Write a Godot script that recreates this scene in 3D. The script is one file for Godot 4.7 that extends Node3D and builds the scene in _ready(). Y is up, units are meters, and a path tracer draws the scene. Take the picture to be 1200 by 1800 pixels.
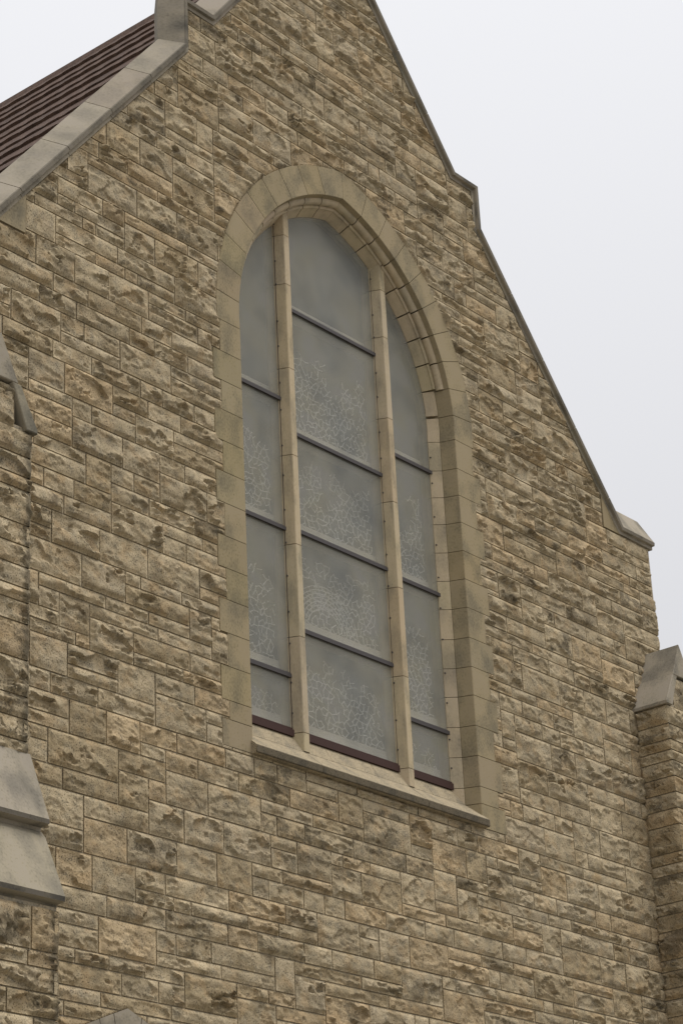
extends Node3D
# A rock-faced stone gable of a church with a tall three-light pointed window, seen from below under an overcast sky.
# Wall plane is z = 0, the window axis is x = 0, y = 0 is a little above the sill; the ground lies at GROUND.

const GROUND := -7.52
const W := 1.45            # half width of the opening at the front arris
const C := 0.3725          # arch centres lie at -C / +C
const YS := 3.392          # springing
const RO := 2.1055         # extrados
const RI := 1.8275         # front arris of the arch
const U := 0.0515          # module of the coursing: stones are 2, 3 or 5 modules high
const DX := 0.02           # column width of the layout grid
const GX0 := -4.66
const GY0 := -3.5
const NCOL := 466
const NROW := 232
const JOINT := 0.012

var rng := RandomNumberGenerator.new()
var n_low := FastNoiseLite.new()
var n_mid := FastNoiseLite.new()
var n_fine := FastNoiseLite.new()
var n_patch := FastNoiseLite.new()
var n_chip := FastNoiseLite.new()
var M := {}
var cam: Camera3D
var quoin_y := PackedFloat32Array([-0.385, -0.171, -0.018, 0.256, 0.529, 0.806, 1.07, 1.342, 1.626, 1.897, 2.171, 2.448, 2.714, 2.982, 3.272])
var outline: PackedVector2Array   # right half of the gable's outline, bottom to apex
var lens_f := 4047.8 / 1800.0


# ---------------------------------------------------------------- mesh helpers
class Sheet:
	var v := PackedVector3Array()
	var n := PackedVector3Array()
	var c := PackedColorArray()
	var i := PackedInt32Array()
	func mesh(m: Material) -> ArrayMesh:
		var a := []
		a.resize(Mesh.ARRAY_MAX)
		a[Mesh.ARRAY_VERTEX] = v
		a[Mesh.ARRAY_NORMAL] = n
		a[Mesh.ARRAY_COLOR] = c
		a[Mesh.ARRAY_INDEX] = i
		var am := ArrayMesh.new()
		am.add_surface_from_arrays(Mesh.PRIMITIVE_TRIANGLES, a)
		am.surface_set_material(0, m)
		return am


class Solid:
	# closed bodies as loose triangles; each body is turned right side out by its signed volume
	var t := PackedVector3Array()
	var col := PackedColorArray()
	var start := 0
	var tint := Color(1, 1, 1)
	func tri(a: Vector3, b: Vector3, d: Vector3) -> void:
		t.append(a); t.append(b); t.append(d)
		col.append(tint); col.append(tint); col.append(tint)
	func quad(a: Vector3, b: Vector3, d: Vector3, e: Vector3) -> void:
		tri(a, b, d); tri(a, d, e)
	func close() -> void:
		if t.size() == start:
			return
		var o := t[start]
		var vol := 0.0
		for k in range(start, t.size(), 3):
			vol += (t[k] - o).dot((t[k + 1] - o).cross(t[k + 2] - o))
		if vol < 0.0:
			for k in range(start, t.size(), 3):
				var x := t[k + 1]
				t[k + 1] = t[k + 2]
				t[k + 2] = x
		start = t.size()
	func loft(rings: Array, prof: PackedVector2Array) -> void:
		var m: int = rings[0].size()
		for k in rings.size() - 1:
			for j in m:
				var j2 := (j + 1) % m
				quad(rings[k][j], rings[k][j2], rings[k + 1][j2], rings[k + 1][j])
		var ix := Geometry2D.triangulate_polygon(prof)
		for k in range(0, ix.size(), 3):
			tri(rings[0][ix[k]], rings[0][ix[k + 2]], rings[0][ix[k + 1]])
			var r: PackedVector3Array = rings[rings.size() - 1]
			tri(r[ix[k]], r[ix[k + 1]], r[ix[k + 2]])
		close()
	func box(lo: Vector3, hi: Vector3) -> void:
		prism(PackedVector2Array([Vector2(lo.x, lo.y), Vector2(hi.x, lo.y), Vector2(hi.x, hi.y), Vector2(lo.x, hi.y)]), lo.z, hi.z, 0.0)
	func prism(poly: PackedVector2Array, z0: float, z1: float, bev: float, xf := Transform3D()) -> void:
		var p := poly
		if Geometry2D.is_polygon_clockwise(p):
			p = p.duplicate()
			p.reverse()
		var rings := [ring(p, z0, xf)]
		if bev > 0.0:
			rings.append(ring(p, z1 - bev, xf))
			rings.append(ring(Solid.inset(p, bev), z1, xf))
		else:
			rings.append(ring(p, z1, xf))
		loft(rings, p)
	func ring(p: PackedVector2Array, z: float, xf: Transform3D) -> PackedVector3Array:
		var r := PackedVector3Array()
		for q in p:
			r.append(xf * Vector3(q.x, q.y, z))
		return r
	static func inset(p: PackedVector2Array, d: float) -> PackedVector2Array:
		var o := PackedVector2Array()
		var m := p.size()
		for k in m:
			var e1 := (p[k] - p[(k + m - 1) % m]).normalized()
			var e2 := (p[(k + 1) % m] - p[k]).normalized()
			var n1 := Vector2(-e1.y, e1.x)
			var n2 := Vector2(-e2.y, e2.x)
			o.append(p[k] + (n1 + n2) * d / maxf(0.3, 1.0 + n1.dot(n2)))
		return o
	func mesh(m: Material, off := Vector3.ZERO) -> ArrayMesh:
		var v := PackedVector3Array()
		var n := PackedVector3Array()
		var c := PackedColorArray()
		for k in range(0, t.size(), 3):
			var nn := (t[k + 1] - t[k]).cross(t[k + 2] - t[k])
			if nn.length_squared() < 1e-18:
				continue
			nn = nn.normalized()
			v.append(t[k] - off); v.append(t[k + 2] - off); v.append(t[k + 1] - off)
			n.append(nn); n.append(nn); n.append(nn)
			c.append(col[k]); c.append(col[k]); c.append(col[k])
		var a := []
		a.resize(Mesh.ARRAY_MAX)
		a[Mesh.ARRAY_VERTEX] = v
		a[Mesh.ARRAY_NORMAL] = n
		a[Mesh.ARRAY_COLOR] = c
		var am := ArrayMesh.new()
		am.add_surface_from_arrays(Mesh.PRIMITIVE_TRIANGLES, a)
		am.surface_set_material(0, m)
		return am


func put(called: String, mesh: Mesh, parent: Node, at := Vector3.ZERO) -> MeshInstance3D:
	var o := MeshInstance3D.new()
	o.name = called
	o.mesh = mesh
	parent.add_child(o, true)
	o.position = at
	return o


func put_solid(called: String, s: Solid, m: Material, parent: Node) -> MeshInstance3D:
	return put(called, s.mesh(m), parent)


func group_node(called: String, parent: Node) -> Node3D:
	var o := Node3D.new()
	o.name = called
	parent.add_child(o, true)
	return o


func noise(kind: int, freq: float, oct: int, sd: int, fractal := FastNoiseLite.FRACTAL_FBM) -> FastNoiseLite:
	var f := FastNoiseLite.new()
	f.noise_type = kind
	f.frequency = freq
	f.fractal_type = fractal
	f.fractal_octaves = oct
	f.seed = sd
	return f


func grain(size: int, freq: float, freq2: float, lo: float, hi: float, pits: float, flecks: int, sd: int, fine := 0.45) -> ImageTexture:
	# a seamless grey grain, darker pits and pale flecks (lime splashes, lichen)
	var a := noise(FastNoiseLite.TYPE_SIMPLEX_SMOOTH, freq, 4, sd).get_seamless_image(size, size)
	var b := noise(FastNoiseLite.TYPE_SIMPLEX_SMOOTH, freq2, 2, sd + 7).get_seamless_image(size, size)
	var im := Image.create(size, size, false, Image.FORMAT_RGB8)
	for y in size:
		for x in size:
			var g := lerpf(lo, hi, (1.0 - fine) * a.get_pixel(x, y).r + fine * b.get_pixel(x, y).r)
			var q := b.get_pixel(x, y).r
			if q < 0.3:
				g *= 1.0 - pits * minf(1.0, (0.3 - q) * 6.0)
			var hue := clampf((a.get_pixel(x, y).r - 0.5) * 2.0, -1.0, 1.0)
			im.set_pixel(x, y, Color(g * (1.0 + 0.02 * hue), g, g * (0.98 - 0.04 * hue)))
	var r := RandomNumberGenerator.new()
	r.seed = sd
	for k in flecks:
		var px := r.randi_range(0, size - 1)
		var py := r.randi_range(0, size - 1)
		var l := r.randi_range(1, 3) if r.randf() < 0.85 else r.randi_range(4, 9)
		for q in l:
			for w in (1 if l < 3 else 2):
				im.set_pixel((px + w + (r.randi_range(0, 1) if l > 3 else 0)) % size, (py + q) % size, Color(1, 0.99, 0.95))
	return ImageTexture.create_from_image(im)


func relief(size: int, freq: float, sd: int) -> ImageTexture:
	return ImageTexture.create_from_image(noise(FastNoiseLite.TYPE_SIMPLEX_SMOOTH, freq, 5, sd).get_seamless_image(size, size))


func mat(called: String, color: Color, rough: float, tex: Texture2D = null, metres := 1.0, bump: Texture2D = null, bump_cm := 0.0) -> StandardMaterial3D:
	var m := StandardMaterial3D.new()
	m.resource_name = called
	m.albedo_color = color.linear_to_srgb()
	m.roughness = rough
	m.metallic_specular = 0.3
	m.vertex_color_use_as_albedo = true
	m.uv1_triplanar = true
	m.uv1_world_triplanar = true
	m.uv1_scale = Vector3.ONE / metres
	if tex:
		m.albedo_texture = tex
	if bump:
		m.heightmap_enabled = true
		m.heightmap_texture = bump
		m.heightmap_scale = bump_cm
	return m


# ---------------------------------------------------------------- where the rock-faced walling may be
func seg_out(x: float, y: float) -> float:
	# signed distance to the gable outline, positive inside
	var best := 1e9
	for k in outline.size() - 1:
		var a := outline[k]
		var d := (outline[k + 1] - a)
		var t := clampf((Vector2(x, y) - a).dot(d) / d.length_squared(), 0.0, 1.0)
		best = minf(best, Vector2(x, y).distance_to(a + d * t))
	var inside := false
	# even-odd across the half outline closed by the axis
	var m := outline.size()
	for k in m - 1:
		var a := outline[k]
		var b := outline[k + 1]
		if (a.y > y) != (b.y > y) and x < a.x + (b.x - a.x) * (y - a.y) / (b.y - a.y):
			inside = not inside
	return best if inside else -best


func rect_sd(x: float, y: float, x0: float, x1: float, y0: float, y1: float) -> float:
	var dx := maxf(x0 - x, x - x1)
	var dy := maxf(y0 - y, y - y1)
	if dx > 0.0 and dy > 0.0:
		return sqrt(dx * dx + dy * dy)
	return maxf(dx, dy)


func room(x: float, y: float) -> float:
	# positive: rock-faced walling; negative: window, surround, sill, kneeler, coping, lower window or air
	var ax := absf(x)
	var d := minf(4.66 - ax, 9.0)
	if y > 2.6:
		d = minf(d, seg_out(ax, y) - 0.035)
		d = minf(d, rect_sd(ax, y, 3.83, 4.3, 3.14, 3.5))
	if y > YS + 0.05:
		d = minf(d, Vector2(ax + C, y - YS).length() - RO)
	elif ax < 2.2 and y > -0.8:
		d = minf(d, rect_sd(ax, y, -9.0, 1.46, -0.375, YS + 0.3))
		for k in quoin_y.size() - 1:
			if y > quoin_y[k] - 0.3 and y < quoin_y[k + 1] + 0.3:
				d = minf(d, rect_sd(ax, y, -9.0, W + quoin_w(k), quoin_y[k], quoin_y[k + 1]))
		if y > 3.0:
			d = minf(d, rect_sd(ax, y, -9.0, W + 0.278, 3.272, YS + 0.1))
	if y < -2.2:
		var lx := absf(x + 2.81)
		if lx < 1.2:
			d = minf(d, maxf((y - low_head(lx)) * 0.93, lx - 0.8))
	return d


func low_head(x: float) -> float:
	return -2.497 - 0.385 * x - 0.05 * x * x


func quoin_w(k: int) -> float:
	return 0.25 if k % 2 == 1 else 0.335


# ---------------------------------------------------------------- rock-faced stone
func rock(s: Sheet, o: Vector3, ax: Vector3, ay: Vector3, az: Vector3, w: float, h: float, sd: float, rough: float, dark: float, base: Color, walled: bool, gx: float, gy: float, step: float, over_l := 0.0, over_r := 0.0, edge_shade_stain := 0.0) -> void:
	# one quarry-faced face of w x h metres: a narrow pitched margin, broken ledges that jut and undercut, stained where broken
	var nx := maxi(3, int(ceil(w / step)))
	var ny := maxi(3, int(ceil(h / step)))
	var z := PackedFloat32Array()
	z.resize((nx + 1) * (ny + 1))
	var st := PackedFloat32Array()
	st.resize((nx + 1) * (ny + 1))
	var period := clampf(h * (0.62 + 0.5 * fposmod(sd * 0.377, 1.0)), 0.075, 0.17)
	var phase := fposmod(sd * 0.613, 1.0)
	var tilt := fposmod(sd * 0.271, 1.0) * 0.9 - 0.45
	var hx := 0.25 + 0.5 * fposmod(sd * 0.911, 1.0)
	var hy := 0.3 + 0.35 * fposmod(sd * 0.457, 1.0)
	var gouge := (0.016 + 0.05 * fposmod(sd * 0.837, 1.0)) * rough
	var amp := rough * (0.02 + 0.026 * fposmod(sd * 0.719, 1.0))
	for j in ny + 1:
		for i in nx + 1:
			var x := w * i / nx
			var y := h * j / ny
			var X := gx + x
			var Y := gy + y
			var d := minf(minf(x, w - x), minf(y, h - y))
			var k := j * (nx + 1) + i
			if walled:
				d = minf(d, room(X, Y))
				if d < -0.004:
					z[k] = -0.022
					st[k] = 0.0
					continue
			var f := n_fine.get_noise_3d(X, Y, sd)
			var l := n_low.get_noise_3d(X * 0.7, Y * 1.3, sd)
			var md := n_mid.get_noise_3d(X * 0.75, Y * 1.2, sd)
			var pa := n_patch.get_noise_3d(X * 0.8, Y * 1.3, sd * 3.1)
			var chip := n_chip.get_noise_3d(X * 0.8, Y * 1.15, sd * 1.3) + 0.75
			var mm := smoothstep(0.007, 0.022, d + 0.007 * md + 0.004 * f)
			var q := (y + tilt * (x - w * 0.5) * 0.3) / period + phase + 1.0 * l + 0.22 * md + 0.09 * f
			var t := q - floorf(q)
			var tooth := 1.0 - t if t < 0.86 else lerpf(0.14, 1.0, smoothstep(0.86, 1.0, t))
			var lean := 0.22 - 0.55 * absf(x / w - hx) - 0.5 * absf(y / h - hy)   # the break lies somewhere in the face, the pitched edges stay
			var p := smoothstep(-0.2, 0.28, pa + 0.2 * l + 0.5 * lean)
			var pillow := smoothstep(0.004, 0.055, d + 0.01 * md)
			z[k] = 0.001 + mm * (0.003 + 0.008 * rough * pillow + amp * (0.14 + 0.86 * p) * tooth + 0.014 * rough * (l + 0.4) + 0.017 * rough * chip * (0.25 + 0.75 * p) + 0.008 * f * (0.35 + 0.65 * p) * (0.4 + 0.6 * rough) - gouge * smoothstep(0.06, 0.14, pa + 0.1 * md + 0.07 * f + lean))
			z[k] = maxf(z[k], -0.0055)
			if z[k] > 0.03:
				z[k] = 0.03 + 0.5 * (z[k] - 0.03)
			# lichen and soot: patches of their own, with a ragged outline
			st[k] = smoothstep(0.04, 0.22, n_patch.get_noise_3d(X * 0.75, Y * 1.25, sd * 5.3 + 77.0) + 0.14 * md + 0.26 * f - 0.12) * dark
	var b0 := s.v.size()
	var cx := w / nx
	var cy := h / ny
	for j in ny + 1:
		for i in nx + 1:
			var k := j * (nx + 1) + i
			var x := w * i / nx
			var y := h * j / ny
			var zz := z[k]
			var pos := o + ax * x + ay * y + az * zz
			if over_r > 0.0 and i >= nx - 2:
				pos += ax * (over_r * (0.35 + 0.9 * absf(n_mid.get_noise_3d(gy + y, 3.0, sd))) * sin(PI * clampf(y / h, 0.04, 0.96)) * (0.5 if i == nx - 2 else 1.0))
			if over_l > 0.0 and i <= 2:
				pos -= ax * (over_l * (0.35 + 0.9 * absf(n_mid.get_noise_3d(gy + y, 5.0, sd))) * sin(PI * clampf(y / h, 0.04, 0.96)) * (0.5 if i == 2 else 1.0))
			var zx := (z[k + (1 if i < nx else 0)] - z[k - (1 if i > 0 else 0)]) / (cx * ((1 if i < nx else 0) + (1 if i > 0 else 0)))
			var zy := (z[k + ((nx + 1) if j < ny else 0)] - z[k - ((nx + 1) if j > 0 else 0)]) / (cy * ((1 if j < ny else 0) + (1 if j > 0 else 0)))
			s.v.append(pos)
			s.n.append((az - ax * zx - ay * zy).normalized())
			var X := gx + x
			var Y := gy + y
			var warm := clampf(0.5 + 1.5 * n_low.get_noise_3d(X * 0.9, Y * 1.3, sd + 50.0), 0.0, 1.0)
			var d := minf(minf(x, w - x), minf(y, h - y)) + 0.006 * n_mid.get_noise_3d(X, Y, sd)
			var c := base * lerpf(0.88, 1.04, warm) * lerpf(1.15, 0.98, smoothstep(0.012, 0.022, d))   # cleaner tooled margin, dirtier broken face
			c = c.lerp(Color(0.235, 0.175, 0.1), 0.5 * smoothstep(0.1, 0.5, n_patch.get_noise_3d(X * 1.1, Y * 1.1, sd * 1.7 + 9.0) + 0.22 * n_mid.get_noise_3d(X, Y, sd + 4.0)))
			c = c.lerp(Color(0.43, 0.29, 0.155), 0.3 * smoothstep(0.12, 0.42, n_patch.get_noise_3d(X * 1.3, Y * 1.6, sd * 2.3 + 40.0) + 0.2 * n_fine.get_noise_3d(X, Y, sd + 8.0)))   # iron bloom
			c = c.lerp(Color(0.095, 0.079, 0.055), 0.74 * st[k])
			if edge_shade_stain > 0.0:  # shadow on the turned edge painted in, together with its dark stain
				c = c.lerp(Color(0.1, 0.085, 0.06), edge_shade_stain * smoothstep(0.085, 0.03, (w - x) + 0.03 * n_mid.get_noise_3d(X, Y, sd + 2.0)))
			c.a = 1.0
			s.c.append(c)
	for j in ny:
		for i in nx:
			var k := b0 + j * (nx + 1) + i
			if z[j * (nx + 1) + i] < -0.02 and z[j * (nx + 1) + i + 1] < -0.02 and z[(j + 1) * (nx + 1) + i] < -0.02 and z[(j + 1) * (nx + 1) + i + 1] < -0.02:
				continue
			s.i.append_array(PackedInt32Array([k, k + nx + 1, k + 1, k + 1, k + nx + 1, k + nx + 2]))
	# the four sides, back into the wall
	var rim := PackedInt32Array()
	for i in nx + 1: rim.append(i)
	for j in range(1, ny + 1): rim.append(j * (nx + 1) + nx)
	for i in range(nx - 1, -1, -1): rim.append(ny * (nx + 1) + i)
	for j in range(ny - 1, -1, -1): rim.append(j * (nx + 1))
	for e in rim.size() - 1:
		if z[rim[e]] < -0.02 and z[rim[e + 1]] < -0.02:
			continue
		var a := s.v[b0 + rim[e]]
		var b := s.v[b0 + rim[e + 1]]
		var n := (b - a).cross(az).normalized()
		var k := s.v.size()
		var back := -az * 0.035
		s.v.append_array(PackedVector3Array([a, b, b + back, a + back]))
		s.n.append_array(PackedVector3Array([n, n, n, n]))
		for g in 4: s.c.append(base * 0.9)
		s.i.append_array(PackedInt32Array([k, k + 1, k + 2, k, k + 2, k + 3]))


func stone_color() -> Color:
	# buff limestone; a few beds are warmer, greyer or browner
	var g := rng.randf()
	var c := Color(0.46, 0.378, 0.26)
	if g < 0.14:
		c = Color(0.475, 0.37, 0.24)
	elif g < 0.34:
		c = Color(0.452, 0.374, 0.262)
	elif g < 0.46:
		c = Color(0.41, 0.328, 0.215)
	return c * rng.randf_range(0.84, 1.03)


func top_at(free: PackedByteArray, ncol: int, nrow: int, c: int, r: int) -> int:
	# modules from row r up to the top of the stone already standing in column c; -1 at the edge of the walling
	if c < 0 or c >= ncol or free[r * ncol + c] == 0:
		return -1
	var a := r
	while a < nrow and free[a * ncol + c] == 2:
		a += 1
	return a - r


func lay(free: PackedByteArray, ncol: int, nrow: int) -> Array:
	# random-coursed ashlar: fills the free cells bottom-up with stones of 2, 3 or 5 modules, levelling up with the neighbours
	var out := []
	var vj := {}
	var vl := {}
	for r in nrow:
		var c := 0
		while c < ncol:
			if free[r * ncol + c] != 1:
				c += 1
				continue
			var run := 0
			while c + run < ncol and free[r * ncol + c + run] == 1:
				run += 1
			var lt := top_at(free, ncol, nrow, c - 1, r)
			var rt := top_at(free, ncol, nrow, c + run, r)
			var bw := run
			var bh := 1
			var lj: int = vl.get(c * 1000 + r, 0)
			for attempt in 40:
				var one := run <= 34 and (run < 18 or rng.randf() < 0.6)
				var h := 0
				if rng.randf() < 0.74:
					var opts := []
					for side in 2:
						var t := lt if side == 0 else rt
						if t <= 0 or (side == 1 and not one): continue
						for e in [2, 3, 5]:
							if e == t: opts.append_array([e, e, e, e])
							elif (t - e) in [2, 3, 5]: opts.append(e)
							elif (t - e == 4 or (e - t) in [2, 3]) and rng.randf() < 0.3: opts.append(e)
					if opts.size(): h = opts[rng.randi_range(0, opts.size() - 1)]
				if h == 0:
					var q := rng.randf()
					h = 5 if q < 0.42 else (3 if q < 0.76 else 2)
				if attempt < 25:
					if lt > 0 and absi(lt - h) == 1: continue
					if one and rt > 0 and absi(rt - h) == 1: continue
					if lj + h > 9 and lt != h and attempt < 15: continue
				var wm := rng.randf_range(0.34, 0.62) if h == 5 else rng.randf_range(0.3, 0.68)
				if h == 3 and rng.randf() < 0.25: wm = rng.randf_range(0.17, 0.3)
				if h == 2 and rng.randf() < 0.3: wm = rng.randf_range(0.55, 0.8)
				if h == 2 and rng.randf() < 0.1: wm = rng.randf_range(0.14, 0.22)
				var w := int(wm / DX)
				if one:
					w = run
				elif run - w < 10:
					w = run if run < 32 else run / 2 + rng.randi_range(-4, 4)
				w = mini(w, run)
				if attempt < 25 and w < run and vj.has((c + w) * 1000 + r):
					continue
				var a := 0
				while a < h + 2 and r + a < nrow:
					var good := true
					for q in range(c, c + w):
						if free[(r + a) * ncol + q] != 1:
							good = false
							break
					if not good: break
					a += 1
				if a < h:
					if attempt < 35: continue
					h = maxi(1, a)
				elif a == h + 1 and attempt < 30:
					continue
				bw = w
				bh = h
				break
			for rr in range(r, mini(r + bh, nrow)):
				for q in range(c, c + bw):
					free[rr * ncol + q] = 2
			for rr in range(r, r + bh + 1):
				for q in range(-3, 4):
					vj[(c + bw + q) * 1000 + rr] = true
			for e in [c, c + bw]:
				vl[e * 1000 + r + bh] = maxi(vl.get(e * 1000 + r + bh, 0), vl.get(e * 1000 + r, 0) + bh)
			out.append([c, r, bw, bh])
			c += bw
	return out


func to_frame(p: Vector3) -> Vector2:
	var q := cam.global_transform.affine_inverse() * p
	return Vector2(0.5 + lens_f * q.x / -q.z * 1.5, 0.5 - lens_f * q.y / -q.z)


# ---------------------------------------------------------------- arch
func on_arch(rho: float, z: float, t: float, side: float) -> Vector3:
	# t < 0: straight jamb, metres below the springing; t >= 0: angle; rho inward from the front arris
	if t < 0.0:
		return Vector3(side * (W - rho), YS + t, z)
	var r := RI - rho
	var th := minf(t, acos(C / r) - 0.0007)
	return Vector3(side * (-C + r * cos(th)), YS + r * sin(th), z)


func arch_stone(s: Solid, prof: PackedVector2Array, t0: float, t1: float, side: float) -> void:
	var ts := [t0]
	if t0 < 0.0 and t1 > 0.0:
		ts.append(0.0)
	if t1 > 0.0:
		var a := maxf(t0, 0.0)
		var k := maxi(1, int(ceil((t1 - a) / 0.05)))
		for q in range(1, k + 1):
			ts.append(a + (t1 - a) * q / k)
	else:
		ts.append(t1)
	var rings := []
	for t in ts:
		var r := PackedVector3Array()
		for p in prof:
			r.append(on_arch(p.x, p.y, t, side))
		rings.append(r)
	s.loft(rings, prof)


func ashlar_tint(spread := 0.1) -> Color:
	var k := rng.randf_range(1.0 - spread, 1.0 + spread)
	return Color(k * rng.randf_range(0.97, 1.03), k, k * rng.randf_range(0.93, 1.05))


func _ready() -> void:
	rng.seed = 20240
	# ------------------------------------------------ camera
	cam = Camera3D.new()
	cam.name = "camera"
	add_child(cam)
	cam.transform = Transform3D(Basis(Vector3(0.64201395, -0.04506416, 0.76536743), Vector3(-0.28969767, 0.91000603, 0.29658774), Vector3(-0.70985446, -0.41213863, 0.57118158)), Vector3(-13.9053, -5.9237, 10.9966))
	cam.keep_aspect = Camera3D.KEEP_HEIGHT
	cam.fov = rad_to_deg(2.0 * atan(900.0 / 4047.8))
	cam.near = 0.1
	cam.far = 1500.0
	cam.current = true
	# ------------------------------------------------ overcast sky, brighter overhead, and a very soft sun behind the cloud
	var env := Environment.new()
	var sky := Sky.new()
	var ps := ProceduralSkyMaterial.new()
	ps.sky_top_color = Color(0.80, 0.803, 0.815)
	ps.sky_horizon_color = Color(0.565, 0.566, 0.578)
	ps.sky_curve = 0.6
	ps.sky_energy_multiplier = 1.0
	ps.ground_bottom_color = Color(0.3, 0.3, 0.28)
	ps.ground_horizon_color = Color(0.6, 0.6, 0.6)
	ps.ground_energy_multiplier = 1.0
	ps.sun_angle_max = 0.0
	sky.sky_material = ps
	env.background_mode = Environment.BG_SKY
	env.sky = sky
	env.tonemap_mode = Environment.TONE_MAPPER_LINEAR
	env.tonemap_exposure = 1.85
	env.sdfgi_enabled = true
	env.ssao_enabled = true
	env.ssil_enabled = true
	var we := WorldEnvironment.new()
	we.name = "daylight"
	we.environment = env
	add_child(we)
	var sun := DirectionalLight3D.new()
	sun.name = "sun"
	sun.light_energy = 0.5
	sun.light_angular_distance = 40.0
	sun.light_color = Color(1.0, 0.985, 0.96)
	sun.shadow_enabled = true
	add_child(sun)
	sun.look_at_from_position(Vector3(3.0, 17.0, 5.5), Vector3.ZERO)

	n_low = noise(FastNoiseLite.TYPE_SIMPLEX_SMOOTH, 4.5, 2, 11)
	n_mid = noise(FastNoiseLite.TYPE_SIMPLEX_SMOOTH, 17.0, 2, 12)
	n_fine = noise(FastNoiseLite.TYPE_SIMPLEX, 46.0, 2, 13)
	n_patch = noise(FastNoiseLite.TYPE_SIMPLEX_SMOOTH, 3.0, 4, 14)
	n_chip = noise(FastNoiseLite.TYPE_CELLULAR, 19.0, 2, 15)
	n_chip.cellular_return_type = FastNoiseLite.RETURN_DISTANCE
	outline = PackedVector2Array([Vector2(4.66, -9.0), Vector2(4.66, 3.19), Vector2(4.12, 3.19), Vector2(2.045, 5.75), Vector2(2.045, 6.21), Vector2(1.70, 6.21), Vector2(0.0, 8.40)])
	materials()

	# ------------------------------------------------ ground
	var g := PlaneMesh.new()
	g.size = Vector2(900, 900)
	g.material = M.bounce_paving
	var ground := put("ground", g, self, Vector3(0, GROUND, 0))
	ground.set_meta("kind", "structure")
	ground.set_meta("label", "unseen forecourt, made pale concrete to bounce light onto the stone church")
	ground.set_meta("category", "ground")

	var church := group_node("church", self)
	church.position = Vector3(0, GROUND, 0)
	church.set_meta("label", "tan rock-faced stone church gable with tall pointed three-light window")
	church.set_meta("category", "church")
	gable_wall(church)
	coping(church)
	surround(church)
	sill(church)
	window(church)
	buttresses(church)
	lower_window(church)
	roof(church)
	# everything above is written in coordinates with y = 0 near the sill: lift the parts back onto the church's base
	for ch in church.get_children():
		(ch as Node3D).position.y -= GROUND


func materials() -> void:
	var bump := relief(512, 0.02, 31)
	M.rock = mat("rock_stone", Color(1, 1, 1), 0.95, grain(512, 0.014, 0.11, 0.6, 1.32, 0.5, 70, 3, 0.58), 0.9, bump, 0.5)
	M.ashlar = mat("dressed_stone", Color(0.305, 0.25, 0.162), 0.9, grain(1024, 0.006, 0.1, 0.72, 1.24, 0.1, 420, 5, 0.3), 2.3, bump, 0.12)
	M.pale = mat("frame_stone", Color(0.46, 0.378, 0.27), 0.9, grain(512, 0.008, 0.12, 0.72, 1.24, 0.1, 60, 6, 0.25), 1.5, bump, 0.12)
	M.pale.uv1_scale = Vector3(1.6, 0.5, 1.6)
	M.ashlar.uv1_scale = Vector3(0.5, 0.33, 0.5)
	M.grey = mat("weathered_grey_stone", Color(0.305, 0.27, 0.22), 0.9, grain(512, 0.007, 0.13, 0.6, 1.34, 0.12, 70, 8, 0.2), 1.7, bump, 0.15)
	M.sill = mat("stained_sill_stone", Color(0.36, 0.30, 0.215), 0.92, grain(512, 0.014, 0.12, 0.66, 1.22, 0.45, 80, 9), 1.1, bump, 0.1)
	M.mortar = mat("mortar", Color(0.41, 0.352, 0.272), 0.98, grain(256, 0.03, 0.1, 0.75, 1.1, 0.3, 0, 10), 0.6, bump, 0.2)
	M.bar = mat("bronze_bar", Color(0.045, 0.039, 0.04), 0.6)
	M.bar.metallic_specular = 0.5
	M.foot = mat("maroon_bar", Color(0.055, 0.03, 0.026), 0.7)
	M.lead = mat("lead", Color(0.72, 0.715, 0.70), 0.7)
	M.band_cove = mat("pale_band_cove", Color(0.58, 0.55, 0.48), 0.95)  # for the added coves that brighten the panel feet
	M.dark_glass = mat("stained_glass", Color(0.035, 0.04, 0.042), 0.25)
	M.inner = mat("inner_reveal", Color(0.33, 0.275, 0.2), 0.95)
	M.tile = mat("roof_tile", Color(0.125, 0.08, 0.063), 0.85, grain(512, 0.02, 0.08, 0.6, 1.25, 0.4, 20, 12), 1.0, bump, 0.3)
	M.bounce_paving = mat("bounce_paving", Color(0.29, 0.27, 0.235), 0.95, grain(512, 0.03, 0.2, 0.6, 1.2, 0.3, 0, 15), 3.0)  # unseen ground, kept pale so it bounces light up the wall
	var sh := StandardMaterial3D.new()
	sh.resource_name = "milky_sheet"
	sh.albedo_color = Color(Color(0.365, 0.355, 0.312).linear_to_srgb(), 0.38)
	sh.transparency = BaseMaterial3D.TRANSPARENCY_ALPHA
	sh.roughness = 0.3
	sh.albedo_texture = grain(512, 0.005, 0.012, 0.82, 1.14, 0.0, 12, 41)
	sh.uv1_triplanar = true
	sh.uv1_world_triplanar = true
	sh.uv1_scale = Vector3.ONE / 2.4
	sh.metallic_specular = 0.5
	M.sheet = sh


# ---------------------------------------------------------------- the gable
func half_outline(side: float, off: float, z: float, bottom: float) -> PackedVector2Array:
	# half of the wall's core, leaving the window opening
	var p := PackedVector2Array()
	p.append(Vector2(0, bottom))
	p.append(Vector2(4.66 + off, bottom))
	for k in range(1, outline.size()):
		p.append(outline[k] + Vector2(off, off))
	var r := RI + 0.06
	var th1 := acos(C / r)
	for k in 25:
		var th := th1 * (1.0 - k / 24.0)
		p.append(Vector2(maxf(0.0, -C + r * cos(th)), YS + r * sin(th)))
	p.append(Vector2(W + 0.06, -0.3))
	p.append(Vector2(0, -0.3))
	if side < 0.0:
		for k in p.size():
			p[k].x = -p[k].x
	return p


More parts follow.
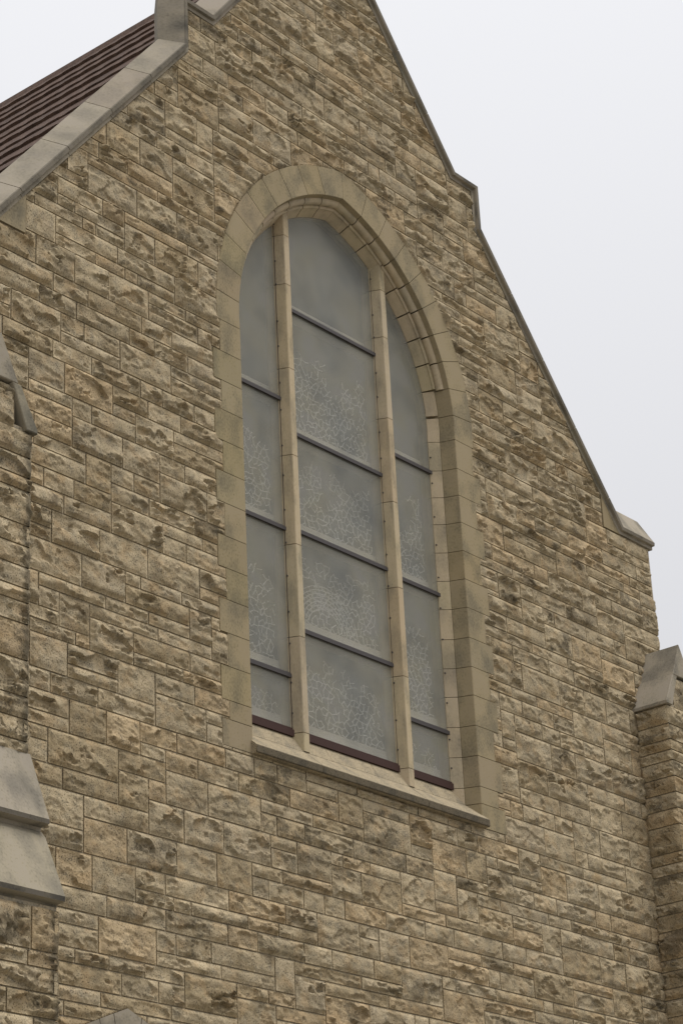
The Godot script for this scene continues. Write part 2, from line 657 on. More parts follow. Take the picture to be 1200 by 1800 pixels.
func gable_wall(church: Node3D) -> void:
	var core := Solid.new()
	for side in [-1.0, 1.0]:
		core.prism(half_outline(side, -0.004, 0.0, GROUND), -0.31, -0.0085, 0.0)
	var wall := put_solid("gable_wall", core, M.mortar, church)
	# which cells of the layout are rock-faced walling
	var free := PackedByteArray()
	free.resize(NCOL * NROW)
	for r in NROW:
		for c in NCOL:
			var x := GX0 + (c + 0.5) * DX
			var y := GY0 + (r + 0.5) * U
			var q := room(x, y)
			# arch and slopes cut the stones, so the courses are laid straight through them
			free[r * NCOL + c] = 1 if q > -0.03 or absf(x) > W + 0.23 or y > YS + 0.2 or y < -0.6 else 0
	var stones := []
	for b in lay(free, NCOL, NROW):
		var most := -1.0
		for i in 7:
			for j in 4:
				most = maxf(most, room(GX0 + (b[0] + b[2] * (0.04 + 0.92 * i / 6.0)) * DX, GY0 + (b[1] + b[3] * (0.08 + 0.84 * j / 3.0)) * U))
		var mx: float = absf(GX0 + (b[0] + b[2] * 0.5) * DX)
		if most < 0.004 or (mx > 4.32 and mx < 4.5 and GY0 + b[1] * U < 1.0 and b[2] * DX < 0.3):
			continue
		stones.append(b)
	# sort by size in the picture: the largest 300 are single stones, the rest one mass
	var items := []
	for b in stones:
		var x0: float = GX0 + b[0] * DX
		var y0: float = GY0 + b[1] * U
		var w: float = b[2] * DX
		var h: float = b[3] * U
		var f := to_frame(Vector3(x0 + w * 0.5, y0 + h * 0.5, 0.0))
		var f1 := to_frame(Vector3(x0 + w, y0 + h * 0.5, 0.0))
		var f2 := to_frame(Vector3(x0 + w * 0.5, y0 + h, 0.0))
		var seen := f.x > -0.04 and f.x < 1.04 and f.y > -0.03 and f.y < 1.03
		var near := f.x > -0.2 and f.x < 1.2 and f.y > -0.15 and f.y < 1.1
		var area := absf((f1 - f).cross(f2 - f)) if seen else 0.0
		if room(x0 + w * 0.5, y0 + h * 0.5) < 0.02: area *= 0.4
		items.append([area, x0, y0, w, h, near])
	items.sort_custom(func(a, b): return a[0] > b[0])
	var rest := Sheet.new()
	var idx := 0
	for it in items:
		var x0: float = it[1]
		var y0: float = it[2]
		var w: float = it[3] - JOINT
		var h: float = it[4] - JOINT
		var sd := rng.randf_range(1.0, 400.0)
		# the exposed gable is broken deeper than the sheltered lower wall
		var kind := clampf(rng.randf() + (0.16 if y0 > 2.4 else (-0.12 if y0 < 0.6 and x0 < 1.0 else 0.0)), 0.0, 1.0)
		var rough := rng.randf_range(0.25, 0.5) if kind < 0.36 else (rng.randf_range(0.55, 0.95) if kind < 0.8 else rng.randf_range(1.1, 1.5))
		var dark := 0.12
		if rng.randf() < (0.68 if y0 > 2.4 else 0.5): dark = rng.randf_range(0.4, 1.0)
		if kind < 0.36: dark *= 0.55
		if y0 < -0.38 and y0 > -1.0 and absf(x0 + w * 0.5) < 1.5:
			dark = maxf(dark, rng.randf_range(0.6, 1.0))
		var step := 0.0105 if it[5] else 0.05
		var right := 0.03 if x0 + w > 4.6 else 0.0
		var single := idx < 300
		var s := Sheet.new() if single else rest
		var o := Vector3(x0 + JOINT * 0.5, y0 + JOINT * 0.5, rng.randf_range(-0.002, 0.003))
		var mid := o + Vector3(w * 0.5, h * 0.5, 0.0)
		rock(s, o - (mid if single else Vector3.ZERO), Vector3.RIGHT, Vector3.UP, Vector3.BACK, w, h, sd, rough, dark, stone_color(), true, o.x, o.y, step, 0.0, right)
		if single:
			put("stone_block", s.mesh(M.rock), wall, mid)
		idx += 1
	var rm := put("smaller_stone_blocks", rest.mesh(M.rock), wall)
	rm.set_meta("kind", "stuff")
	print("stones ", stones.size(), " rest tris ", rest.i.size() / 3)


func coping(church: Node3D) -> void:
	var part := group_node("coping", church)
	# saddleback section (outward from the wall outline, z)
	var sec := PackedVector2Array([Vector2(-0.035, -0.30), Vector2(-0.035, 0.014), Vector2(-0.002, 0.016), Vector2(0.0, 0.046), Vector2(0.034, 0.05), Vector2(0.042, 0.043), Vector2(0.185, -0.125), Vector2(0.185, -0.135), Vector2(0.04, -0.31)])
	var path := PackedVector2Array([Vector2(4.70, 3.19), Vector2(4.12, 3.19), Vector2(2.045, 5.75), Vector2(2.045, 6.21), Vector2(1.70, 6.21), Vector2(0.0, 8.40)])
	var cuts := [[0.0, 1.0], [0.0, 0.105, 0.34, 0.565, 0.785, 1.0], [0.0, 1.0], [0.0, 1.0], [0.0, 0.23, 0.47, 0.73, 1.0]]
	var nrm := []
	for k in path.size() - 1:
		var d := (path[k + 1] - path[k]).normalized()
		nrm.append(Vector2(d.y, -d.x))
	var mit := []
	for k in path.size():
		var a: Vector2 = nrm[maxi(k - 1, 0)]
		var b: Vector2 = nrm[mini(k, nrm.size() - 1)]
		mit.append((a + b) / (1.0 + a.dot(b)))
	mit[path.size() - 1] = Vector2(0, 1.0 / nrm[nrm.size() - 1].y)
	var bed := Solid.inset(sec, -0.005) if Geometry2D.is_polygon_clockwise(sec) else Solid.inset(sec, 0.005)
	for side in [-1.0, 1.0]:
		# mortar in the joints
		var rows := []
		for k in path.size():
			var r := PackedVector3Array()
			for v in bed:
				var p2: Vector2 = path[k] + mit[k] * v.x
				r.append(Vector3(side * p2.x - (0.006 * side if k == 0 else 0.0), p2.y, v.y))
			rows.append(r)
		var mb := Solid.new()
		mb.loft(rows, bed)
		put_solid("coping_mortar", mb, M.mortar, part)
		for k in path.size() - 1:
			var len := path[k].distance_to(path[k + 1])
			for q in cuts[k].size() - 1:
				var a: float = cuts[k][q]
				var b: float = cuts[k][q + 1]
				if a > 0.0: a += 0.004 / len
				if b < 1.0: b -= 0.004 / len
				var rings := []
				for t in [a, b]:
					var P := path[k].lerp(path[k + 1], t)
					var m: Vector2 = mit[k] if t == 0.0 else (mit[k + 1] if t == 1.0 else nrm[k])
					var r := PackedVector3Array()
					for v in sec:
						var p2 := P + m * (v.x * 1.75 if k == 0 and v.x > 0.1 else v.x)
						r.append(Vector3(side * p2.x, p2.y, v.y))
					rings.append(r)
				var s := Solid.new()
				s.tint = ashlar_tint(0.12)
				s.loft(rings, sec)
				stain_front(s, 0.047, 0.62)
				put_solid("coping_stone", s, M.grey, part)
		var kn := Solid.new()
		kn.tint = ashlar_tint()
		var poly := PackedVector2Array([Vector2(3.835, 3.15), Vector2(4.12, 3.15), Vector2(3.90, 3.43), Vector2(3.835, 3.50)])
		for e in poly.size(): poly[e].x *= side
		kn.prism(poly, -0.2, 0.012, 0.0)
		put_solid("kneeler_stone", kn, M.ashlar, part)


# ---------------------------------------------------------------- window surround
func surround(church: Node3D) -> void:
	var part := group_node("window_surround", church)
	var p0 := Vector2(0.0, 0.006)
	var p1 := Vector2(0.052, -0.12)
	var p2 := Vector2(0.13, -0.205)
	# moulded order of the arch: hollow, large roll, quirk
	var mould := PackedVector2Array()
	mould.append_array(PackedVector2Array([Vector2(-0.009, -0.052), Vector2(0.002, -0.052)]))
	for k in 11:
		var a := lerpf(1.75, -1.15, k / 10.0)
		mould.append(Vector2(0.020, -0.083) + Vector2(cos(a), sin(a)) * 0.041)
	mould.append(Vector2(0.030, -0.126))
	mould.append(Vector2(0.044, -0.130))
	var frame_mould := PackedVector2Array()
	frame_mould.append_array(PackedVector2Array([Vector2(0.046, -0.135), Vector2(0.046, -0.116), Vector2(0.051, -0.106), Vector2(0.059, -0.102), Vector2(0.074, -0.102), Vector2(0.082, -0.106), Vector2(0.086, -0.115), Vector2(0.083, -0.124), Vector2(0.088, -0.130), p2]))
	var tt := [asin((3.522 - YS) / RI)]
	var ta := 0.2147
	var tb := acos(C / RI)
	for k in 9:
		tt.append(ta + (tb - ta) * k / 8.0)
	tt[9] = 1.6
	var gap := 0.0028
	for side in [-1.0, 1.0]:
		# jamb quoins, toothed into the walling
		for k in quoin_y.size():
			var y0 := quoin_y[k]
			var y1 := quoin_y[k + 1] if k < quoin_y.size() - 1 else 0.0
			var wq := quoin_w(k) if k < quoin_y.size() - 1 else 0.278
			var prof := PackedVector2Array([Vector2(-wq, -0.25), Vector2(-wq, 0.002), Vector2(-wq + 0.004, 0.006), p0 + Vector2(-0.004, 0.0), p0 + Vector2(0.002, -0.005), p1, p1 + Vector2(0.0, -0.1)])
			var s := Solid.new()
			s.tint = ashlar_tint(0.1)
			var t0 := y0 - YS + gap
			var t1 := (y1 - YS - gap) if k < quoin_y.size() - 1 else float(tt[0]) - 0.002
			arch_stone(s, prof, t0, t1, side)
			put_solid("quoin", s, M.ashlar, part)
			var f := Solid.new()
			f.tint = ashlar_tint(0.1)
			var fp := PackedVector2Array([p1 + Vector2(0.003, -0.006), p2, p2 + Vector2(0.0, -0.06), p1 + Vector2(0.003, -0.14)])
			arch_stone(f, fp, maxf(t0, -0.16 - YS), t1, side)
			put_solid("frame_stone", f, M.pale, part)
		for k in 9:
			var s := Solid.new()
			s.tint = ashlar_tint(0.1)
			var prof := PackedVector2Array([Vector2(RI - RO, -0.25), Vector2(RI - RO, 0.002), Vector2(RI - RO + 0.004, 0.006)])
			var plain := k == 0
			var t0 := float(tt[k]) + gap / RI
			var t1 := float(tt[k + 1]) - gap / RI
			if plain:
				prof.append_array(PackedVector2Array([p0 + Vector2(-0.004, 0.0), p0 + Vector2(0.002, -0.005), p1, p1 + Vector2(0.0, -0.1)]))
			else:
				prof.append_array(PackedVector2Array([p0 + Vector2(-0.003, 0.0), p0 + Vector2(0.001, -0.004), Vector2(0.010, -0.046), Vector2(-0.01, -0.05), Vector2(-0.01, -0.25)]))
				var mo := Solid.new()
				mo.tint = ashlar_tint(0.07)
				var mp := mould.duplicate()
				mp.append_array(PackedVector2Array([Vector2(0.044, -0.2), Vector2(-0.009, -0.2)]))
				arch_stone(mo, mp, t0 + 0.002, t1 - 0.002, side)
				put_solid("arch_moulding", mo, M.pale, part)
			arch_stone(s, prof, t0, t1, side)
			put_solid("voussoir", s, M.ashlar, part)
			var f := Solid.new()
			f.tint = ashlar_tint(0.1)
			var fp := PackedVector2Array()
			if plain:
				fp.append(p1 + Vector2(0.003, -0.006))
				fp.append(p2)
			else:
				fp.append_array(frame_mould)
			fp.append_array(PackedVector2Array([p2 + Vector2(0.0, -0.06), p1 + Vector2(0.003, -0.14)]))
			arch_stone(f, fp, t0 + 0.012, minf(t1 + 0.008, 1.6), side)
			put_solid("frame_stone", f, M.pale, part)


func stain_front(s: Solid, z: float, k := 0.34) -> void:
	# black lichen along the drip edge
	for q in range(0, s.t.size(), 3):
		if minf(s.t[q].z, minf(s.t[q + 1].z, s.t[q + 2].z)) > z - 0.005:
			for e in 3:
				s.col[q + e] = Color(k, k, k * 1.01)


func sill(church: Node3D) -> void:
	var part := group_node("window_sill", church)
	var turn := Transform3D(Basis(Vector3(0, 0, 1), Vector3(0, 1, 0), Vector3(-1, 0, 0)), Vector3.ZERO)   # (z, y) section, extruded along -x
	var xs := [-1.475, -0.70, 0.63, 1.475]
	for k in 3:
		var s := Solid.new()
		s.tint = ashlar_tint(0.08)
		var sec := PackedVector2Array([Vector2(-0.12, -0.385), Vector2(0.055, -0.388), Vector2(0.064, -0.38), Vector2(0.064, -0.33), Vector2(0.056, -0.32), Vector2(-0.114, -0.176), Vector2(-0.12, -0.19)])
		s.prism(sec, -xs[k + 1] + 0.004, -xs[k] - 0.004, 0.0, turn)
		stain_front(s, 0.058)
		put_solid("sill_stone", s, M.sill, part)
	xs = [-1.40, -0.35, 0.22, 0.95, 1.40]
	for k in 4:
		var s := Solid.new()
		s.tint = ashlar_tint(0.08) * 1.1
		var sec := PackedVector2Array([Vector2(-0.28, -0.3), Vector2(-0.124, -0.3), Vector2(-0.126, -0.165), Vector2(-0.131, -0.157), Vector2(-0.205, -0.035), Vector2(-0.28, -0.03)])
		s.prism(sec, -xs[k + 1] + 0.002, -xs[k] - 0.002, 0.0, turn)
		put_solid("inner_sill_stone", s, M.sill, part)


# ---------------------------------------------------------------- lights, mullions, glass
func arch_poly(r_in: float, x0: float, x1: float, y0: float, y1: float) -> PackedVector2Array:
	# the part of a light between two heights, under the arch
	var p := PackedVector2Array()
	var th1 := acos(C / r_in)
	p.append(Vector2(-(r_in - C), -1.0))
	p.append(Vector2(r_in - C, -1.0))
	for k in 33:
		var th := th1 * k / 32.0
		p.append(Vector2(-C + r_in * cos(th), YS + r_in * sin(th)))
	for k in range(31, -1, -1):
		var th := th1 * k / 32.0
		p.append(Vector2(C - r_in * cos(th), YS + r_in * sin(th)))
	var b := PackedVector2Array([Vector2(x0, y0), Vector2(x1, y0), Vector2(x1, y1), Vector2(x0, y1)])
	var res := Geometry2D.intersect_polygons(p, b)
	return res[0] if res.size() else PackedVector2Array()


func strip(s: Solid, a: Vector2, b: Vector2, wd: float, z0: float, z1: float) -> void:
	var d := (b - a).normalized()
	var n := Vector2(-d.y, d.x) * wd * 0.5
	s.prism(PackedVector2Array([a - n, b - n, b + n, a + n]), z0, z1, 0.0)


func window(church: Node3D) -> void:
	var win := group_node("window", church)
	# mullions of chamfered stones
	var my := [-0.16, -0.005, 0.809, 1.62, 2.431, 3.248, 4.067, 4.555, 4.86]
	for mx in [-0.667, 0.667]:
		for k in my.size() - 1:
			var s := Solid.new()
			s.tint = ashlar_tint(0.08)
			var sec := PackedVector2Array([Vector2(-0.08, -0.30), Vector2(0.08, -0.30), Vector2(0.08, -0.215), Vector2(0.037, -0.124), Vector2(0.031, -0.119), Vector2(-0.031, -0.119), Vector2(-0.037, -0.124), Vector2(-0.08, -0.215)])
			var r0 := PackedVector3Array()
			var r1 := PackedVector3Array()
			for v in sec:
				var y0: float = my[k] + 0.003
				var y1: float = my[k + 1] - 0.003
				if k == 0:
					y0 = -0.16 - (v.y + 0.13) * 1.2 if v.y < -0.13 else -0.16
					y0 = minf(y0, -0.05)
				var x: float = mx + v.x
				if k == my.size() - 2:
					y1 = YS + sqrt(pow(RI - 0.05, 2.0) - pow(absf(x) + C, 2.0))
				r0.append(Vector3(x, y0, v.y))
				r1.append(Vector3(x, y1, v.y))
			s.loft([r0, r1], sec)
			put_solid("mullion_stone", s, M.pale, win)
	# three lights of milky sheets between dark bars, leaded glass behind
	var lights := [[-1.335, -0.735, [0.02, 0.484, 1.77, 2.97, 4.9]], [-0.60, 0.60, [0.02, 0.917, 1.80, 2.70, 3.90, 5.2]], [0.735, 1.335, [0.02, 0.484, 1.77, 2.97, 4.9]]]
	var r_in := RI - 0.118
	var r := RandomNumberGenerator.new()
	r.seed = 77
	for li in 3:
		var L: Array = lights[li]
		var x0: float = L[0]
		var x1: float = L[1]
		var ys: Array = L[2]
		var beads := Solid.new()
		for k in ys.size() - 1:
			var y0: float = ys[k]
			var y1: float = ys[k + 1]
			var poly := arch_poly(r_in, x0, x1, y0, y1)
			if poly.size() < 3: continue
			var s := Solid.new()
			s.prism(poly, -0.216, -0.211, 0.0)
			put_solid("milky_panel", s, M.sheet, win)
			# bar at the foot of the panel
			var b := Solid.new()
			if k == 0:
				b.box(Vector3(x0, y0 - 0.052, -0.235), Vector3(x1, y0 + 0.004, -0.188))
				b.box(Vector3(x0, y0 + 0.004, -0.21), Vector3(x1, y0 + 0.02, -0.198))
				put_solid("foot_bar", b, M.foot, win)
			else:
				b.box(Vector3(x0, y0 - 0.02, -0.23), Vector3(x1, y0 + 0.012, -0.19))
				b.box(Vector3(x0, y0 + 0.012, -0.21), Vector3(x1, y0 + 0.022, -0.2))
				put_solid("glazing_bar", b, M.bar, win)
			# made-up pale cove, added for the bright band at the panel foot
			var cv := Solid.new()
			var turn := Transform3D(Basis(Vector3(0, 0, 1), Vector3(0, 1, 0), Vector3(-1, 0, 0)), Vector3.ZERO)
			var sec := PackedVector2Array([Vector2(-0.33, y0 - 0.02), Vector2(-0.222, y0 - 0.02)])
			for q in 7:
				var a := q / 6.0 * PI * 0.5
				sec.append(Vector2(-0.222 - 0.098 * sin(a), y0 + 0.005 + 0.15 * (1.0 - cos(a))))
			sec.append(Vector2(-0.33, y0 + 0.155))
			cv.prism(sec, -x1, -x0, 0.0, turn)
			put_solid("added_band_cove", cv, M.band_cove, win)
			# leading: a wandering network of cames
			var cames := Solid.new()
			leading(cames, li, k, x0 + 0.03, x1 - 0.03, y0 + 0.13, minf(y1 - 0.12, y0 + 0.95), r)
			if cames.t.size() > 0:
				var cm := put_solid("lead_cames", cames, M.lead, win)
				cm.set_meta("kind", "stuff")
		# beads and screw heads along the sides
		for sx in [x0, x1]:
			var top: float = ys[ys.size() - 1]
			var yc := 0.02
			var rr := absf(sx) + C
			var ymax: float = YS + sqrt(maxf(0.0, r_in * r_in - rr * rr)) - 0.03
			if absf(sx) > 1.3: ymax = YS - 0.1
			beads.box(Vector3(sx - 0.007, yc, -0.22), Vector3(sx + 0.007, minf(top, ymax), -0.198))
			while yc < ymax:
				var sgn := 1.0 if sx == x0 else -1.0
				var sc := yc + 0.12 + 0.04 * sin(yc * 31.0)
				beads.box(Vector3(sx + sgn * 0.006 - 0.006, sc - 0.006, -0.2), Vector3(sx + sgn * 0.006 + 0.006, sc + 0.006, -0.19))
				yc += 0.30
		put_solid("panel_bead", beads, M.bar, win)
	# leaded glass sheet and dark inner reveal
	for L in lights:
		var s := Solid.new()
		s.prism(arch_poly(RI - 0.10, L[0] - 0.02, L[1] + 0.02, -0.05, 5.4), -0.335, -0.328, 0.0)
		put_solid("leaded_glass", s, M.dark_glass, win)
	var back := Solid.new()
	back.box(Vector3(-1.6, -0.4, -0.66), Vector3(1.6, 5.4, -0.62))  # unseen backing, added so no sky shows through the gaps
	put_solid("sky_stop_backing", back, M.inner, win)
	for L in lights:
		for sx in [L[0], L[1]]:
			var s := Solid.new()
			var sg := -1.0 if sx == L[0] else 1.0
			var top: float = YS + sqrt(maxf(0.01, pow(RI - 0.11, 2.0) - pow(absf(sx) + C, 2.0))) if absf(sx) < 1.3 else YS
			s.box(Vector3(minf(sx, sx + sg * 0.02), -0.05, -0.33), Vector3(maxf(sx, sx + sg * 0.02), top, -0.222))
			put_solid("inner_reveal", s, M.inner, win)


func leading(s: Solid, li: int, k: int, x0: float, x1: float, y0: float, y1: float, r: RandomNumberGenerator) -> void:
	# jittered honeycomb of cames, thinned out towards the top and in patches
	if y1 - y0 < 0.1: return
	if (li == 1 and k == 4) or (li != 1 and k == 3): return
	var a := 0.037
	var dx := a * 1.732
	var dy := a * 1.5
	var pts := {}
	var den := noise(FastNoiseLite.TYPE_SIMPLEX_SMOOTH, 3.2, 2, 100 + li * 10 + k)
	var rows := int((y1 - y0) / dy) + 1
	var cols := int((x1 - x0) / dx) + 1
	var z0 := -0.329
	var z1 := -0.32
	for j in rows:
		for i in cols:
			var ox := x0 + i * dx + (0.5 * dx if j % 2 == 1 else 0.0)
			var oy := y0 + j * dy
			for q in 2:
				pts[[i, j, q]] = Vector2(ox, oy + (0.0 if q == 0 else a)) + Vector2(r.randf_range(-0.02, 0.02), r.randf_range(-0.02, 0.02))
	for key in pts:
		var p: Vector2 = pts[key]
		if p.x < x0 or p.x > x1 or p.y > y1: continue
		var rel := (p.y - y0) / (y1 - y0)
		if den.get_noise_2d(p.x, p.y) + 0.46 - 0.66 * rel * rel < -0.05: continue
		var nb := []
		if key[2] == 0:
			nb.append([key[0], key[1], 1])
		else:
			if key[1] % 2 == 0:
				nb.append([key[0] - 1, key[1] + 1, 0]); nb.append([key[0], key[1] + 1, 0])
			else:
				nb.append([key[0], key[1] + 1, 0]); nb.append([key[0] + 1, key[1] + 1, 0])
		for b in nb:
			if pts.has(b) and r.randf() > 0.12:
				var e: Vector2 = pts[b]
				if e.x > x0 and e.x < x1 and e.y < y1:
					strip(s, p, e, r.randf_range(0.004, 0.008), z0, z1)
		if r.randf() < 0.55:
			var q := 0.008
			s.prism(PackedVector2Array([p + Vector2(-q, 0), p + Vector2(0, -q), p + Vector2(q, 0), p + Vector2(0, q)]), z0, z1 + 0.001, 0.0)
	if li == 1 and k == 1:
		# an arch of small set pieces
		var ce := Vector2(-0.13, 1.02)
		for ring in 7:
			var rr := 0.23 + ring * 0.034
			for q in 24:
				var a0 := deg_to_rad(15 + q * 6.0)
				var a1 := deg_to_rad(15 + (q + 1) * 6.0)
				strip(s, ce + Vector2(cos(a0), sin(a0)) * rr, ce + Vector2(cos(a1), sin(a1)) * rr, 0.006, z0, z1 + 0.002)
				if ring < 6 and (q + ring) % 2 == 0:
					strip(s, ce + Vector2(cos(a0), sin(a0)) * rr, ce + Vector2(cos(a0), sin(a0)) * (rr + 0.034), 0.005, z0, z1 + 0.0025)


# ---------------------------------------------------------------- buttresses
func buttresses(church: Node3D) -> void:
	for side in [-1.0, 1.0]:
		var part := group_node("buttress", church)
		var xa := 4.07
		var xb := 4.69
		var lo: float = xa if side > 0.0 else -xb
		var hi: float = xb if side > 0.0 else -xa
		var core := Solid.new()
		core.box(Vector3(lo + 0.012, -1.62 if side < 0.0 else GROUND, -0.1), Vector3(hi - 0.012, 1.3, 0.343))
		if side < 0.0:
			core.box(Vector3(lo + 0.012, GROUND, -0.1), Vector3(hi - 0.012, -2.15, 0.643))
		put_solid("buttress_core", core, M.mortar, part)
		var stages := [[-1.09, 1.27, 0.355], [-4.2, -2.17, 0.655]]
		if side > 0.0:
			stages = [[-3.4, 1.27, 0.355]]
		for stage in stages:
			var y: float = stage[0]
			var zf: float = stage[2]
			while y < stage[1] - 0.04:
				var left_h: float = stage[1] - y
				var m: int = [2, 3, 5, 3][rng.randi_range(0, 3)]
				var h: float = m * U
				if left_h - h < 1.6 * U: h = left_h
				if h > 0.3: h *= 0.5
				var nb := 1 if rng.randf() < 0.35 else 2
				var cut := [lo, hi] if nb == 1 else [lo, lo + (hi - lo) * rng.randf_range(0.3, 0.7), hi]
				for q in cut.size() - 1:
					var s := Sheet.new()
					var a: float = cut[q] + JOINT * 0.5
					var w: float = cut[q + 1] - cut[q] - JOINT
					var sd := rng.randf_range(1.0, 400.0)
					var col := stone_color()
					var dark := rng.randf_range(0.3, 1.0)
					var rough := rng.randf_range(0.6, 1.3)
					var step := 0.0125 if y > -3.4 else 0.05
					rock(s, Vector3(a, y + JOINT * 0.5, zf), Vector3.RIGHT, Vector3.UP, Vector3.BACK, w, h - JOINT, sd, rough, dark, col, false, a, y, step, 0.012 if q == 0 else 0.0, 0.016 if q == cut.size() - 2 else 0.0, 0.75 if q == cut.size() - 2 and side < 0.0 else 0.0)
					if q == 0:
						rock(s, Vector3(lo, y + JOINT * 0.5, 0.0), Vector3.BACK, Vector3.UP, Vector3.LEFT, zf, h - JOINT, sd + 31.0, rough, dark, col, false, a, y, step)
					if q == cut.size() - 2:
						rock(s, Vector3(hi, y + JOINT * 0.5, zf), Vector3.FORWARD, Vector3.UP, Vector3.RIGHT, zf, h - JOINT, sd + 57.0, rough, dark, col, false, a, y, step)
					put("buttress_block", s.mesh(M.rock), part)
				y += h
		# two weathered offsets
		var turn := Transform3D(Basis(Vector3(0, 0, 1), Vector3(0, 1, 0), Vector3(-1, 0, 0)), Vector3.ZERO)
		for sec in [[Vector2(-0.02, -1.06), Vector2(0.35, -1.06), Vector2(0.365, -1.065), Vector2(0.553, -1.55), Vector2(0.552, -1.58), Vector2(0.475, -1.588), Vector2(0.47, -1.615), Vector2(-0.02, -1.615)],
				[Vector2(-0.02, -1.62), Vector2(0.48, -1.62), Vector2(0.515, -1.66), Vector2(0.70, -2.085), Vector2(0.699, -2.118), Vector2(0.625, -2.126), Vector2(0.62, -2.165), Vector2(-0.02, -2.165)]]:
			if side > 0.0:
				continue
			var s := Solid.new()
			s.tint = ashlar_tint(0.08)
			s.prism(PackedVector2Array(sec), -hi - 0.012, -lo + 0.012, 0.0, turn)
			stain_front(s, 0.556 if sec[2].x < 0.4 else 0.703, 0.4)
			put_solid("weathering_stone", s, M.grey, part)
		# gabled cap
		var xm: float = (lo + hi) * 0.5
		var hw: float = (hi - lo) * 0.5
		var e := Solid.new()
		e.tint = ashlar_tint(0.08)
		var ym := 1.60
		var km := (1.93 - ym) / (1.93 - 1.27)
		e.prism(PackedVector2Array([Vector2(xm - hw * km - 0.012, ym + 0.003), Vector2(xm + hw * km + 0.012, ym + 0.003), Vector2(xm, 1.95)]), -0.05, 0.378, 0.006)
		put_solid("cap_stone", e, M.grey, part)
		for sg in [-1.0, 1.0]:
			var s := Solid.new()
			s.tint = ashlar_tint(0.08)
			s.prism(PackedVector2Array([Vector2(xm + sg * (hw + 0.035), 1.27), Vector2(xm + sg * (hw + 0.035), 1.30), Vector2(xm + sg * (hw * km + 0.03), ym - 0.003), Vector2(xm + sg * (hw * km - 0.05), ym - 0.003), Vector2(xm + sg * (hw - 0.07), 1.27)]), -0.05, 0.385, 0.006)
			put_solid("cap_kneeler", s, M.grey, part)
		var inf := Sheet.new()
		rock(inf, Vector3(xm - hw * 0.5, 1.275, 0.345), Vector3.RIGHT, Vector3.UP, Vector3.BACK, hw * 1.0, 0.31, 77.0 + side, 0.8, 0.8, stone_color(), false, xm, 1.2, 0.0125)
		put("gable_infill_stone", inf.mesh(M.rock), part)


# ---------------------------------------------------------------- head of the window below
func lower_window(church: Node3D) -> void:
	var part := group_node("lower_window", church)
	var xm := -2.81
	var n := 6
	for side in [-1.0, 1.0]:
		for k in n:
			var prof := PackedVector2Array()
			var x0 := 0.8 * k / n + (0.003 if k > 0 else 0.0)
			var x1 := 0.8 * (k + 1) / n - 0.003
			prof.append(Vector2(xm + side * x0, low_head(x0)))
			prof.append(Vector2(xm + side * x1, low_head(x1)))
			prof.append(Vector2(xm + side * maxf(0.0, x1 * 0.88 - 0.02), low_head(x1) - 0.2))
			prof.append(Vector2(xm + side * maxf(0.0, x0 * 0.88 - 0.02), low_head(x0) - 0.2))
			var s := Solid.new()
			s.tint = ashlar_tint(0.06) * 1.45
			s.prism(prof, -0.2, 0.008, 0.0)
			put_solid("voussoir", s, M.grey, part)
		var j := Solid.new()
		j.tint = ashlar_tint(0.06) * 1.45
		j.prism(PackedVector2Array([Vector2(xm + side * 0.8, -4.6), Vector2(xm + side * 0.8, low_head(0.8) - 0.006), Vector2(xm + side * 0.68, low_head(0.8) - 0.21), Vector2(xm + side * 0.62, -4.6)]), -0.2, 0.008, 0.0)
		put_solid("jamb_stone", j, M.grey, part)
	var gl := Solid.new()
	gl.box(Vector3(xm - 0.72, -4.6, -0.006), Vector3(xm + 0.72, -2.66, -0.002))
	put_solid("leaded_glass", gl, M.dark_glass, part)


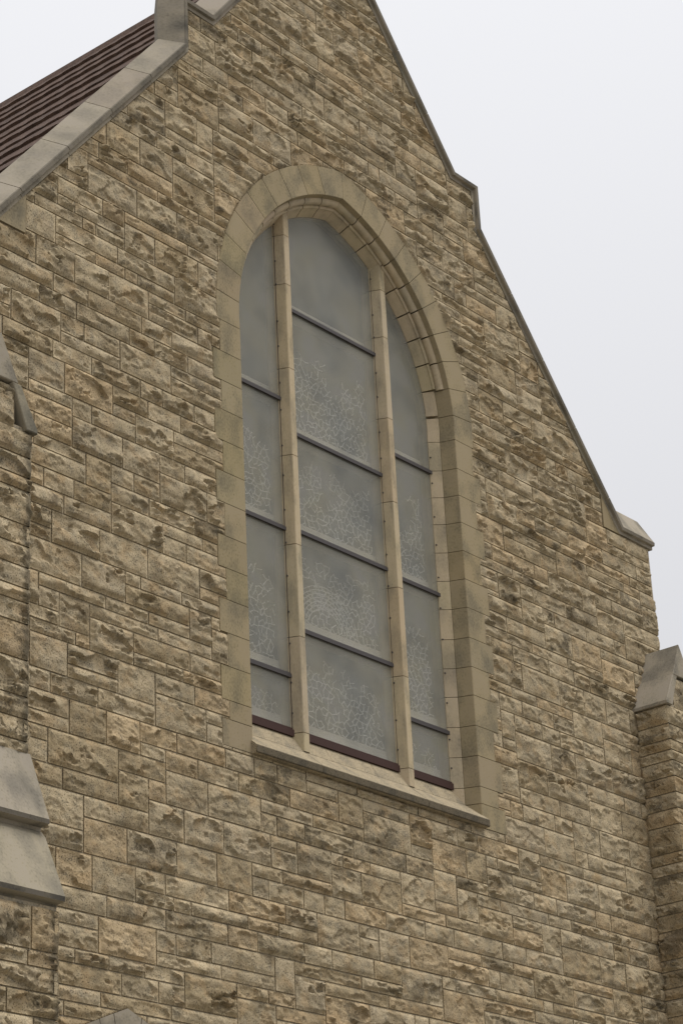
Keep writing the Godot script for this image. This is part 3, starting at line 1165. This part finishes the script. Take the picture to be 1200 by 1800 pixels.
# ---------------------------------------------------------------- tiled roof behind the gable
func roof(church: Node3D) -> void:
	var part := group_node("tiled_roof", church)
	var pitch := 1.28
	var ridge := 8.33
	var deep := -16.0
	var s := Solid.new()
	s.prism(PackedVector2Array([Vector2(-4.9, ridge - 4.9 * pitch - 0.1), Vector2(4.9, ridge - 4.9 * pitch - 0.1), Vector2(0, ridge - 0.1)]), deep, -0.34, 0.0)
	s.box(Vector3(-4.6, GROUND, deep), Vector3(4.6, 2.2, -0.7))
	put_solid("roof_deck", s, M.inner, part)
	var d := Vector2(1.0, pitch).normalized()
	var gauge := 0.40
	var rows := int(4.9 / d.x / gauge)
	for side in [-1.0, 1.0]:
		for k in rows:
			# a course of interlocking tiles: the head tucked under the next course, the tail 35 mm proud and scalloped
			var sh := Sheet.new()
			var a := 1.0 * k * gauge
			var tiles := 60
			var seg := tiles * 6 if side < 0.0 else 12
			for q in seg + 1:
				var z := lerpf(-0.25, deep, float(q) / seg)
				var ph := (q % 6) / 5.0
				var tile := q / 6
				var jit := sin(tile * 12.7 + k * 3.3)
				var roll := 0.005 * pow(maxf(0.0, sin(ph * PI)), 0.5) + 0.006 * jit
				for e in 4:
					var dist: float = [a - 0.02, a + gauge, a + gauge, a + gauge - 0.012][e] + (0.012 * jit if e > 0 else 0.0)
					var lift: float = [0.012, 0.034, 0.034, -0.01][e] + (roll if e in [1, 2] else 0.0)
					var p := Vector2(0, ridge) + Vector2(-d.x, -d.y) * dist + Vector2(-d.y, d.x) * lift
					sh.v.append(Vector3(p.x * -side, p.y, z))
					var nn := Vector2(-d.y, d.x) if e < 2 else Vector2(-d.x, -d.y)
					sh.n.append(Vector3(nn.x * -side, nn.y, 0))
					var tone := 0.75 + 0.5 * absf(sin(tile * 3.7 + k * 5.1))
					sh.c.append(Color(tone, tone, tone))
			for q in seg:
				for e in 3:
					var i0 := q * 4 + e
					if side < 0.0:
						sh.i.append_array(PackedInt32Array([i0, i0 + 1, i0 + 4, i0 + 1, i0 + 5, i0 + 4]))
					else:
						sh.i.append_array(PackedInt32Array([i0, i0 + 4, i0 + 1, i0 + 1, i0 + 4, i0 + 5]))
			put("tile_course", sh.mesh(M.tile), part)
	var cap := Solid.new()
	cap.prism(PackedVector2Array([Vector2(-0.09, ridge - 0.09), Vector2(0.09, ridge - 0.09), Vector2(0.04, ridge + 0.03), Vector2(-0.04, ridge + 0.03)]), deep, -0.3, 0.0)
	put_solid("ridge_tiles", cap, M.tile, part)
